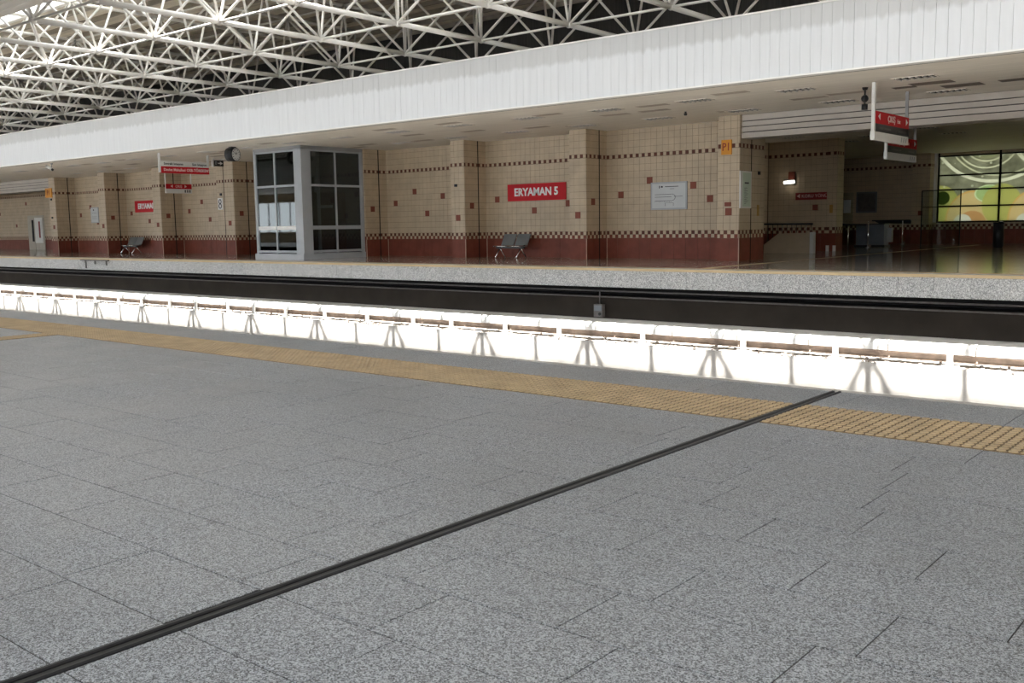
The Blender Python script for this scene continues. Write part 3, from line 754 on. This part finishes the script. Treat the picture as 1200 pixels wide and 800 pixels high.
# ------------------------------------------------------------------ glass lift shaft
BX0, BX1, BY0, BY1 = -32.0, -29.12, 23.0, 25.98
lf = thing('lift_shaft', ((BX0 + BX1) / 2, (BY0 + BY1) / 2, 0), 'grey framed glass lift shaft standing before the tiled wall', 'lift')
put('plinth', bx(BX0 - 0.06, BX1 + 0.03, BY0 - 0.05, BY1, 0, 0.20), GREY_F, lf)
put('corner_post', bx(BX1 - 0.42, BX1, BY0, BY0 + 0.42, 0.2, 4.06), GREY_F, lf)
put('corner_post', bx(BX0, BX0 + 0.10, BY0, BY0 + 0.14, 0.2, 4.06), GREY_F, lf)
put('corner_post', bx(BX1 - 0.12, BX1, BY1 - 0.12, BY1, 0.2, 4.06), GREY_F, lf)
put('corner_post', bx(BX0, BX0 + 0.12, BY1 - 0.12, BY1, 0.2, 4.06), GREY_F, lf)
put('roof_cap', bx(BX0, BX1, BY0, BY1, 4.02, 4.149), GREY_D, lf)
zz = [0.28, 1.16, 2.72, 4.0]
xm = [BX0 + 0.10, BX0 + 1.26, BX1 - 0.42]
ym = [BY0 + 0.42, BY0 + 1.62, BY1 - 0.12]
for i, z in enumerate(zz):
    hb = 0.07 if i == 1 else 0.04
    put('transom', bx(xm[0], xm[2], BY0 + 0.02, BY0 + 0.08, z - hb, z + hb), SIGN_W if i == 1 else GREY_F, lf)
    put('transom', bx(BX1 - 0.08, BX1 - 0.02, ym[0], ym[2], z - hb, z + hb), GREY_F, lf)
for x in xm: put('mullion', bx(x - 0.035, x + 0.035, BY0 + 0.015, BY0 + 0.085, 0.2, 4.03), GREY_F, lf)
for y in ym: put('mullion', bx(BX1 - 0.085, BX1 - 0.015, y - 0.035, y + 0.035, 0.2, 4.03), GREY_F, lf)
for i in range(2):
    for k in range(3):
        put('glass_pane', bx(xm[i] + 0.035, xm[i + 1] - 0.035, BY0 + 0.045, BY0 + 0.055, zz[k] + 0.04, zz[k + 1] - 0.04), GLASS, lf)
        put('glass_pane', bx(BX1 - 0.055, BX1 - 0.045, ym[i] + 0.035, ym[i + 1] - 0.035, zz[k] + 0.04, zz[k + 1] - 0.04), GLASS, lf)
put('shaft_back', bx(BX0 + 0.12, BX1 - 0.12, BY1 - 0.05, BY1, 0.2, 4.02), DUSK, lf)
put('shaft_side', bx(BX0, BX0 + 0.05, BY0 + 0.14, BY1 - 0.12, 0.2, 4.02), DUSK, lf)
cr = put('lift_car', bx(BX0 + 0.55, BX1 - 0.75, BY0 + 0.85, BY1 - 0.3, 0.2, 2.5), PIPE_G, lf)
put('car_door', bx(BX0 + 0.8, BX1 - 1.0, BY0 + 0.82, BY0 + 0.85, 0.25, 2.3), STEEL, cr)
for x in (BX0 + 0.4, BX1 - 0.6): put('guide_rail', bx(x - 0.04, x + 0.04, BY0 + 1.2, BY0 + 1.3, 0.2, 4.02), GREY_F, lf)
put('machine_box', bx(BX0 + 0.9, BX1 - 1.0, BY0 + 0.9, BY0 + 1.5, 3.1, 3.7), GREY_F, lf)
put('shaft_beam', bx(BX0 + 0.1, BX1 - 0.1, BY0 + 1.4, BY0 + 1.5, 1.9, 2.0), GREY_F, lf)

# ------------------------------------------------------------------ benches
def bench(x0, x1, label):
    t = thing('bench', ((x0 + x1) / 2, 26.5, 0), label, 'bench', 'steel platform benches')
    n = 2; w = (x1 - x0) / n
    for k in range(n):
        a, b = x0 + k * w + 0.03, x0 + (k + 1) * w - 0.03
        put('seat', MB().prism([(26.22, 0.405), (26.25, 0.43), (26.66, 0.405), (26.68, 0.385), (26.24, 0.40)], 'x', a, b), STEEL, t)
        put('backrest', MB().prism([(26.66, 0.43), (26.69, 0.43), (26.89, 0.82), (26.86, 0.83)], 'x', a, b), STEEL, t)
        put('seat_edge', MB().cyl((a, 26.225, 0.412), (b, 26.225, 0.412), 0.018, 8), CHROME, t)
    put('beam', bx(x0, x1, 26.42, 26.50, 0.33, 0.39), PLASTIC_K, t)
    for x in (x0 + 0.15, x1 - 0.15):
        put('leg', MB().cyl((x, 26.46, 0.34), (x, 26.20, 0.02), 0.022, 8).cyl((x, 26.46, 0.34), (x, 26.74, 0.02), 0.022, 8), CHROME, t)
        put('back_support', MB().cyl((x, 26.48, 0.36), (x, 26.70, 0.45), 0.02, 8).cyl((x, 26.70, 0.45), (x, 26.87, 0.78), 0.02, 8), PLASTIC_K, t)
bench(-22.75, -21.5, 'grey two seat steel bench under the fully visible red station sign')
bench(-48.3, -46.9, 'grey steel bench by the half hidden red station sign on the left')

# ------------------------------------------------------------------ signs on the walls
def station_sign(x0, x1, z0, z1, label):
    t = thing('station_sign', ((x0 + x1) / 2, WB - 0.01, (z0 + z1) / 2), label, 'sign', 'red station name signs')
    put('board', bx(x0, x1, WB - 0.06, WB - 0.009, z0, z1), SIGN_R, t)
    text('ERYAMAN 5', 0.37, ((x0 + x1) / 2, WB - 0.064, (z0 + z1) / 2), FACE_Y, LET_W, t, bold=0.014, wide=0.98)
station_sign(-22.74, -20.17, 1.98, 2.57, 'red sign reading ERYAMAN 5 shown whole above the bench')
station_sign(-48.08, -45.5, 2.10, 2.69, 'red station name sign partly hidden by a tiled column on the left')

mp = thing('map_board', (-16.15, WB - 0.01, 1.98), 'white framed route map board on the tiled wall', 'map')
put('frame', bx(-16.80, -15.50, WB - 0.05, WB - 0.009, 1.55, 2.41), GREY_F, mp)
sh = put('map_sheet', bx(-16.75, -15.55, WB - 0.055, WB - 0.05, 1.60, 2.36), PAPER, mp)
def bar(x0, x1, z0, z1, mt=LET_K, par=None, y=None): put('print_mark', bx(x0, x1, (y or WB - 0.057), (y or WB - 0.057) + 0.002, z0, z1), mt, par or sh)
bar(-16.50, -16.47, 2.22, 2.30); bar(-16.43, -16.36, 2.24, 2.29); bar(-16.28, -15.80, 2.255, 2.275); bar(-16.1, -15.95, 2.19, 2.2)
for z in (2.02, 1.94, 1.82): bar(-16.65, -16.05, z, z + 0.012)
bar(-15.95, -15.65, 1.95, 1.962); bar(-16.28, -16.27, 1.66, 1.76); bar(-16.28, -15.98, 1.755, 1.762); bar(-15.98, -15.97, 1.66, 1.76)
for n in range(11): bar(-16.66 + n * 0.06, -16.655 + n * 0.06, 1.78 + 0.01 * (n % 3), 1.815)
rg = MB()
for n in range(14):
    t0, t1 = math.pi * n / 14, math.pi * (n + 1) / 14
    a = lambda t: (-16.03 + 0.12 * math.sin(t), WB - 0.056, 1.93 + 0.10 * math.cos(t))
    rg.cyl(a(t0), a(t1), 0.006, 5)
put('print_mark', rg, LET_K, sh)

nl = thing('notice_board', (-52.4, WB - 0.01, 2.0), 'small white notice on the tiled wall between the two leftmost columns', 'notice')
put('frame', bx(-52.78, -51.95, WB - 0.04, WB - 0.009, 1.62, 2.47), GREY_F, nl)
s2 = put('sheet', bx(-52.74, -51.99, WB - 0.045, WB - 0.04, 1.66, 2.43), PAPER, nl)
bar(-52.5, -52.4, 2.28, 2.36, LET_K, s2, WB - 0.047)
for z in (2.15, 1.95, 1.85): bar(-52.65, -52.1, z, z + 0.012, LET_K, s2, WB - 0.047)

inf = thing('info_panel', (-13.15, 26.3, 2.05), 'tall pale green info panel on the side of the right column', 'notice')
put('frame', bx(-13.16, -13.12, 25.98, 26.66, 1.52, 2.58), SIGN_W, inf)
s3 = put('sheet', bx(-13.12, -13.115, 26.10, 26.60, 1.57, 2.53), INFO, inf)
put('print_mark', bx(-13.115, -13.112, 26.22, 26.48, 2.22, 2.26), LET_K, s3)
for n in range(12): put('print_mark', bx(-13.115, -13.112, 26.2, 26.3 + 0.2 * ((n * 7) % 5) / 5, 1.65 + n * 0.04, 1.658 + n * 0.04), LET_K, s3)

def plate(x0, x1, z0, z1, label):
    t = thing('platform_plate', ((x0 + x1) / 2, CF - 0.02, (z0 + z1) / 2), label, 'sign', 'orange platform plates')
    put('plate', bx(x0, x1, CF - 0.05, CF - 0.009, z0, z1), SIGN_O, t)
    text('P1', (z1 - z0) * 0.75, ((x0 + x1) / 2, CF - 0.054, (z0 + z1) / 2), FACE_Y, LET_R, t, bold=0.004, wide=0.85)
plate(-13.73, -13.41, 3.05, 3.47, 'orange P1 plate on the right column by the concourse')
plate(-55.5, -54.75, 3.06, 3.58, 'orange P1 plate on the leftmost column')

wc = thing('symbol_plate', (-38.74, CF - 0.02, 2.3), 'white plate with a black round symbol on the wide double column', 'sign')
put('plate', bx(-38.92, -38.56, CF - 0.03, CF - 0.009, 2.04, 2.56), SIGN_W, wc)
rg = MB()
for cz, r in ((2.40, 0.09), (2.20, 0.10)):
    for n in range(14):
        t0, t1 = 2 * math.pi * n / 14, 2 * math.pi * (n + 1) / 14
        rg.cyl((-38.74 + r * math.cos(t0), CF - 0.032, cz + r * math.sin(t0)), (-38.74 + r * math.cos(t1), CF - 0.032, cz + r * math.sin(t1)), 0.02, 5)
put('symbol', rg, LET_K, wc)
put('sensor', bx(-38.72, -38.60, CF - 0.05, CF - 0.009, 2.66, 2.77), PLASTIC_K, wc)

# ------------------------------------------------------------------ hanging signs
t = thing('hanging_sign', (-35.5, 22.2, CZ), 'long white and red hanging sign naming the next stations, left of the clock', 'sign')
for y in (21.14, 23.32): put('rod', bx(-35.53, -35.47, y - 0.04, y + 0.04, 3.4 if y < 22 else 3.85, CZ), SIGN_W, t)
wp = put('white_panel', bx(-35.55, -35.45, 21.18, 23.32, 3.64, 3.85), SIGN_W, t)
rp = put('red_panel', bx(-35.55, -35.45, 21.18, 23.32, 3.38, 3.64), SIGN_R, t)
text('Sonraki istasyon', 0.13, (-35.446, 21.72, 3.745), FACE_X, LET_K, wp, bold=0.003)
text('Son istasyon', 0.13, (-35.446, 22.88, 3.745), FACE_X, LET_K, wp, bold=0.003)
text('Devlet Mahallesi', 0.145, (-35.446, 21.76, 3.51), FACE_X, LET_P, rp, bold=0.004)
text('OSB-TÖREKENT', 0.15, (-35.446, 22.83, 3.51), FACE_X, LET_P, rp, bold=0.004)

t = thing('hanging_sign', (-41.0, 25.3, CZ), 'small red and white hanging sign below and behind the long station sign', 'sign')
for y in (24.66, 25.97): put('rod', bx(-41.02, -40.98, y - 0.02, y + 0.02, 2.85, CZ), SIGN_W, t)
rp = put('red_panel', bx(-41.04, -40.96, 24.66, 25.97, 3.03, 3.25), SIGN_R, t)
wp = put('white_panel', bx(-41.04, -40.96, 24.66, 25.97, 2.83, 3.03), SIGN_W, t)
text('◄   ÇIKIŞ   ►', 0.14, (-40.955, 25.3, 3.14), FACE_X, LET_P, rp)
for k, y in enumerate((25.6, 25.72, 25.84)): put('print_mark', bx(-40.96, -40.955, y, y + 0.06, 2.87, 2.99), LET_K, wp)

def exit_sign(x, y0, y1, ztop, s, label):
    t = thing('hanging_sign', (x, (y0 + y1) / 2, CZ), label, 'sign')
    for k, y in enumerate((y0, y1)):
        put('rod', bx(x - 0.035, x + 0.035, y - 0.04, y + 0.03 if k == 0 else y + 0.0, ztop - (0.449 if k == 0 else 0.0) * s, CZ), SIGN_W if k == 0 else GREY_D, t)
    rp = put('red_panel', bx(x - 0.05, x + 0.05, y0 + 0.03, y1, ztop - 0.27 * s, ztop), SIGN_R, t)
    kp = put('black_panel', bx(x - 0.05, x + 0.05, y0 + 0.03, y1, ztop - 0.45 * s, ztop - 0.27 * s), SIGN_K, t)
    wp = put('white_panel', bx(x - 0.05, x + 0.05, y0 - 0.04, y1, ztop - 0.64 * s, ztop - 0.45 * s), SIGN_W, t)
    L = y1 - y0; F = x + 0.054
    text('ÇIKIŞ', 0.20 * s, (F, y0 + L * 0.46, ztop - 0.13 * s), FACE_X, LET_P, rp, bold=0.003)
    text('Exit', 0.13 * s, (F, y0 + L * 0.68, ztop - 0.145 * s), FACE_X, LET_P, rp)
    text('◄', 0.16 * s, (F, y0 + L * 0.10, ztop - 0.12 * s), FACE_X, LET_W, rp)
    text('►', 0.16 * s, (F, y0 + L * 0.93, ztop - 0.13 * s), FACE_X, LET_W, rp)
    put('print_mark', bx(x + 0.05, F, y0 + L * 0.12, y0 + L * 0.45, ztop - 0.38 * s, ztop - 0.34 * s), PIPE_G, kp)
    put('print_mark', bx(x + 0.05, F, y0 + L * 0.68, y0 + L * 0.92, ztop - 0.38 * s, ztop - 0.34 * s), PIPE_G, kp)
    for k in range(3):
        y = y0 + L * (0.76 + 0.07 * k)
        put('pictogram', MB().prism([(y, ztop - 0.60 * s), (y + 0.05, ztop - 0.60 * s), (y + 0.09, ztop - 0.49 * s), (y + 0.04, ztop - 0.49 * s)], 'x', x + 0.05, F), GREY_F, wp)
exit_sign(-8.05, 22.28, 24.5, 3.53, 1.0, 'large red exit sign hanging under the slatted lintel on the right')
exit_sign(-9.6, 27.6, 30.0, 3.42, 1.0, 'dim red exit sign hanging inside the concourse behind the larger one')

t = thing('hanging_sign', (-36.9, 24.7, CZ), 'small black sign with a white arrow above the wide double column', 'sign')
put('rod', bx(-36.93, -36.87, 24.5, 24.54, 3.84, CZ), SIGN_W, t)
put('rod', bx(-36.93, -36.87, 24.88, 24.92, 4.08, CZ), SIGN_W, t)
kp = put('black_panel', bx(-36.94, -36.86, 24.50, 24.97, 3.83, 4.08), SIGN_K, t)
put('white_edge', bx(-36.94, -36.86, 24.43, 24.50, 3.80, 4.10), SIGN_W, t)
put('arrow', MB().prism([(24.70, 3.935), (24.80, 3.935), (24.80, 3.88), (24.93, 3.955), (24.80, 4.03), (24.80, 3.975), (24.70, 3.975)], 'x', -36.86, -36.855), LET_W, kp)
text('0', 0.2, (-36.855, 24.60, 3.955), FACE_X, GREY_F, kp)

# station clock: a double-faced drum
ck = thing('station_clock', (-31.2, 21.69, CZ), 'round two faced station clock hanging from the ceiling', 'clock')
put('drum', MB().cyl((-31.52, 21.60, 3.87), (-31.2, 21.69, 3.87), 0.25, 28), PLASTIC_K, ck)
ax = (Vector((-31.2, 21.69, 3.87)) - Vector((-31.52, 21.60, 3.87))).normalized(); c0 = Vector((-31.2, 21.69, 3.87))
sd = Vector((0, 0, 1)).cross(ax).normalized(); up = Vector((0, 0, 1))
fc = put('clock_face', MB().cyl(c0, c0 + ax * 0.006, 0.225, 28), SIGN_W, ck)
put('bezel_stem', MB().cyl((-31.36, 21.645, 4.1), (-31.36, 21.645, CZ), 0.03, 8), PLASTIC_K, ck)
put('mount_plate', bx(-31.46, -31.26, 21.55, 21.75, CZ - 0.02, CZ), PLASTIC_K, ck)
f0 = c0 + ax * 0.010
for h in range(12):
    a = R(30 * h); d = sd * math.sin(a) + up * math.cos(a)
    put('hour_mark', MB().cyl(f0 + d * 0.165, f0 + d * 0.20, 0.012, 5), LET_K, fc)
for a, l, r in ((R(-55), 0.11, 0.012), (R(35), 0.08, 0.010)):
    d = sd * math.sin(a) + up * math.cos(a); put('hand', MB().cyl(f0, f0 + d * l, r, 5), LET_K, fc)

# cameras
def camera_dome(x, y, label, k):
    t = thing('security_camera', (x, y, CZ), label, 'camera', 'security cameras')
    put('stem', MB().cyl((x, y, CZ - 0.22), (x, y, CZ), 0.02, 8), PLASTIC_K if k else GREY_D, t)
    put('mount', MB().cyl((x, y, CZ - 0.06), (x, y, CZ), 0.05, 10, 0, 0.07), PLASTIC_K if k else GREY_D, t)
    if k:
        put('housing', MB().ball((x, y, CZ - 0.25), 0.085), PLASTIC_K, t)
        put('lower_unit', MB().cyl((x, y, CZ - 0.50), (x, y, CZ - 0.38), 0.07, 10), PLASTIC_K, t)
        put('link', MB().cyl((x, y, CZ - 0.38), (x, y, CZ - 0.3), 0.02, 8), PLASTIC_K, t)
    else:
        put('housing', MB().cyl((x - 0.35, y - 0.05, CZ - 0.12), (x + 0.02, y, CZ - 0.27), 0.07, 10), SIGN_W, t)
        put('lens', MB().cyl((x + 0.02, y, CZ - 0.27), (x + 0.08, y, CZ - 0.295), 0.05, 10), PLASTIC_K, t)
camera_dome(-8.52, 23.0, 'black dome camera unit beside the large red exit sign', 1)
camera_dome(-43.5, 20.7, 'pale security camera under the fascia at the far left', 0)
sm = thing('smoke_detector', (-13.9, 24.2, CZ), 'tiny dark detector hanging from the ceiling left of the right column', 'detector')
put('stem', MB().cyl((-13.9, 24.2, CZ - 0.05), (-13.9, 24.2, CZ), 0.03, 8), PLASTIC_K, sm)
put('head', MB().cyl((-13.9, 24.2, CZ - 0.1), (-13.9, 24.2, CZ - 0.05), 0.04, 10, 0, 0.05), PLASTIC_K, sm)

# ================================================================== roof
DZ = 9.0
SLOT0, SLOT1 = 13.43, 14.38
RL0, RL1 = 15.9, 17.3
m = MB(); m.box(XL, XR + 14, SLOT1, RL0, DZ, DZ + 0.2); m.box(XL, XR + 14, RL1, 29.6, DZ, DZ + 0.2)
deck = struct('ceiling', m, DECK, 'cream roof deck over the space frame on the far side', 'roof deck')
def sheet_mat():
    m, nt, b = new_mat('translucent_roof_sheet'); nt.nodes.remove(b)
    tl = N(nt, 'ShaderNodeBsdfTranslucent'); tl.inputs[0].default_value = (0.42, 0.42, 0.41, 1)
    df = N(nt, 'ShaderNodeBsdfDiffuse'); df.inputs[0].default_value = (0.4, 0.4, 0.39, 1)
    ad = N(nt, 'ShaderNodeAddShader'); nt.links.new(tl.outputs[0], ad.inputs[0]); nt.links.new(df.outputs[0], ad.inputs[1])
    nt.links.new(ad.outputs[0], nt.nodes['Material Output'].inputs[0])
    return m
SHEET = sheet_mat()
rl = struct('window_2', MB().box(XL, XR + 14, RL0 - 0.04, RL0 + 0.02, DZ - 0.02, DZ + 0.22).box(XL, XR + 14, RL1 - 0.02, RL1 + 0.04, DZ - 0.02, DZ + 0.22), WHITE_T, 'long translucent rooflight strip glowing above the space frame', 'rooflight')
sm_ = MB().box(-1.49, 1.49, RL0 - 16.6, RL1 - 16.6, 0, 0.01).mesh('roof_sheet', SHEET)
for n in range(45): place('roof_sheet', sm_, rl, (XR + 12.5 - 3.0 * n, 16.6, DZ + 0.1))
m = MB(); m.box(XL, XR + 14, 3.0, SLOT0, DZ, DZ + 0.2)
deck2 = struct('ceiling', m, DECK, 'roof deck over the near side of the space frame', 'roof deck')
for y in [15.2] + [17.9 + 1.1 * n for n in range(11)]:
    put('purlin', bx(XL, XR + 14, y - 0.04, y + 0.04, DZ - 0.16, DZ), PURL, deck)
uw = struct('wall_upper', bx(XL, XR + 14, 29.3, 29.6, 4.3, DZ), DARKW, 'dark profiled wall above the far canopy', 'wall')
struct('wall_blocker_left', bx(XL - 0.3, XL, -7, 20.3, -2.8, 5.6), CREAM, 'added unseen pale wall far to the left that blocks low daylight', 'wall')  # added to stop glare on the tiles; open above to light the truss
struct('wall_end', bx(XR + 14, XR + 14.3, 3.0, 29.6, 4.2, DZ + 0.2), DARKW, 'dark end wall of the hall', 'wall')

# space frame
SX, SY, SZ, SD = 2.9988, 3.162, 6.2, 2.3
X0, Y0 = -21.42, 20.91
fr = thing('space_frame', (X0, Y0, SZ), 'white tubular space frame under the station roof', 'roof truss')
I0, I1, J0, J1 = -5, 26, -3, 1
def bot(i, j): return Vector((X0 - SX * i, Y0 + SY * j, SZ))
def top(i, j): return Vector((X0 - SX * (i + 0.5), Y0 + SY * (j + 0.5), SZ + SD))
def rod_mesh(name, L, r, n=8): return MB().cyl((0, 0, -L / 2), (0, 0, L / 2), r, n).mesh(name, WHITE_T)
ycm = rod_mesh('bottom_chord', SY - 0.14, 0.066, 12); xcm = rod_mesh('cross_chord', SX - 0.1, 0.033)
tym = rod_mesh('top_chord', SY, 0.055); txm = rod_mesh('top_cross_chord', SX, 0.035)
dl = math.sqrt((SX / 2) ** 2 + (SY / 2) ** 2 + SD ** 2)
stm = rod_mesh('strut', dl - 0.1, 0.036)
nm = MB().ball((0, 0, 0), 0.085, 10, 6).mesh('node', WHITE_T)
def rod(name, me, a, b):
    d = b - a
    return place(name, me, fr, (a + b) / 2, Vector((0, 0, 1)).rotation_difference(d.normalized()))
struts = []
for i in range(I0, I1 + 1):
    for j in range(J0, J1 + 1):
        p = bot(i, j)
        place('node', nm, fr, p)
        if j < J1: rod('bottom_chord', ycm, p, bot(i, j + 1))
        if i < I1: rod('cross_chord', xcm, p, bot(i + 1, j))
        for a in (-1, 0):
            for b in (-1, 0): struts.append((p, top(i + a, j + b)))
for i in range(I0 - 1, I1 + 1):
    for j in range(J0 - 1, J1 + 1):
        p = top(i, j)
        if j < J1: rod('top_chord', tym, p, top(i, j + 1))
        if i < I1: rod('top_cross_chord', txm, p, top(i + 1, j))
def skey(s):
    c = (s[0] + s[1]) / 2
    return (not in_view(c.x, c.y, c.z, 80) and not in_view(s[0].x, s[0].y, s[0].z, 30), (c - Vector((0, 0, EYE))).length)
struts.sort(key=skey)
rest = MB()
for n, (a, b) in enumerate(struts):
    if n < 300: rod('strut', stm, a, b)
    else: rest.cyl(a, b, 0.036, 6, 0, None, False)
tag(put('far_struts', rest, WHITE_T, fr), kind='stuff')
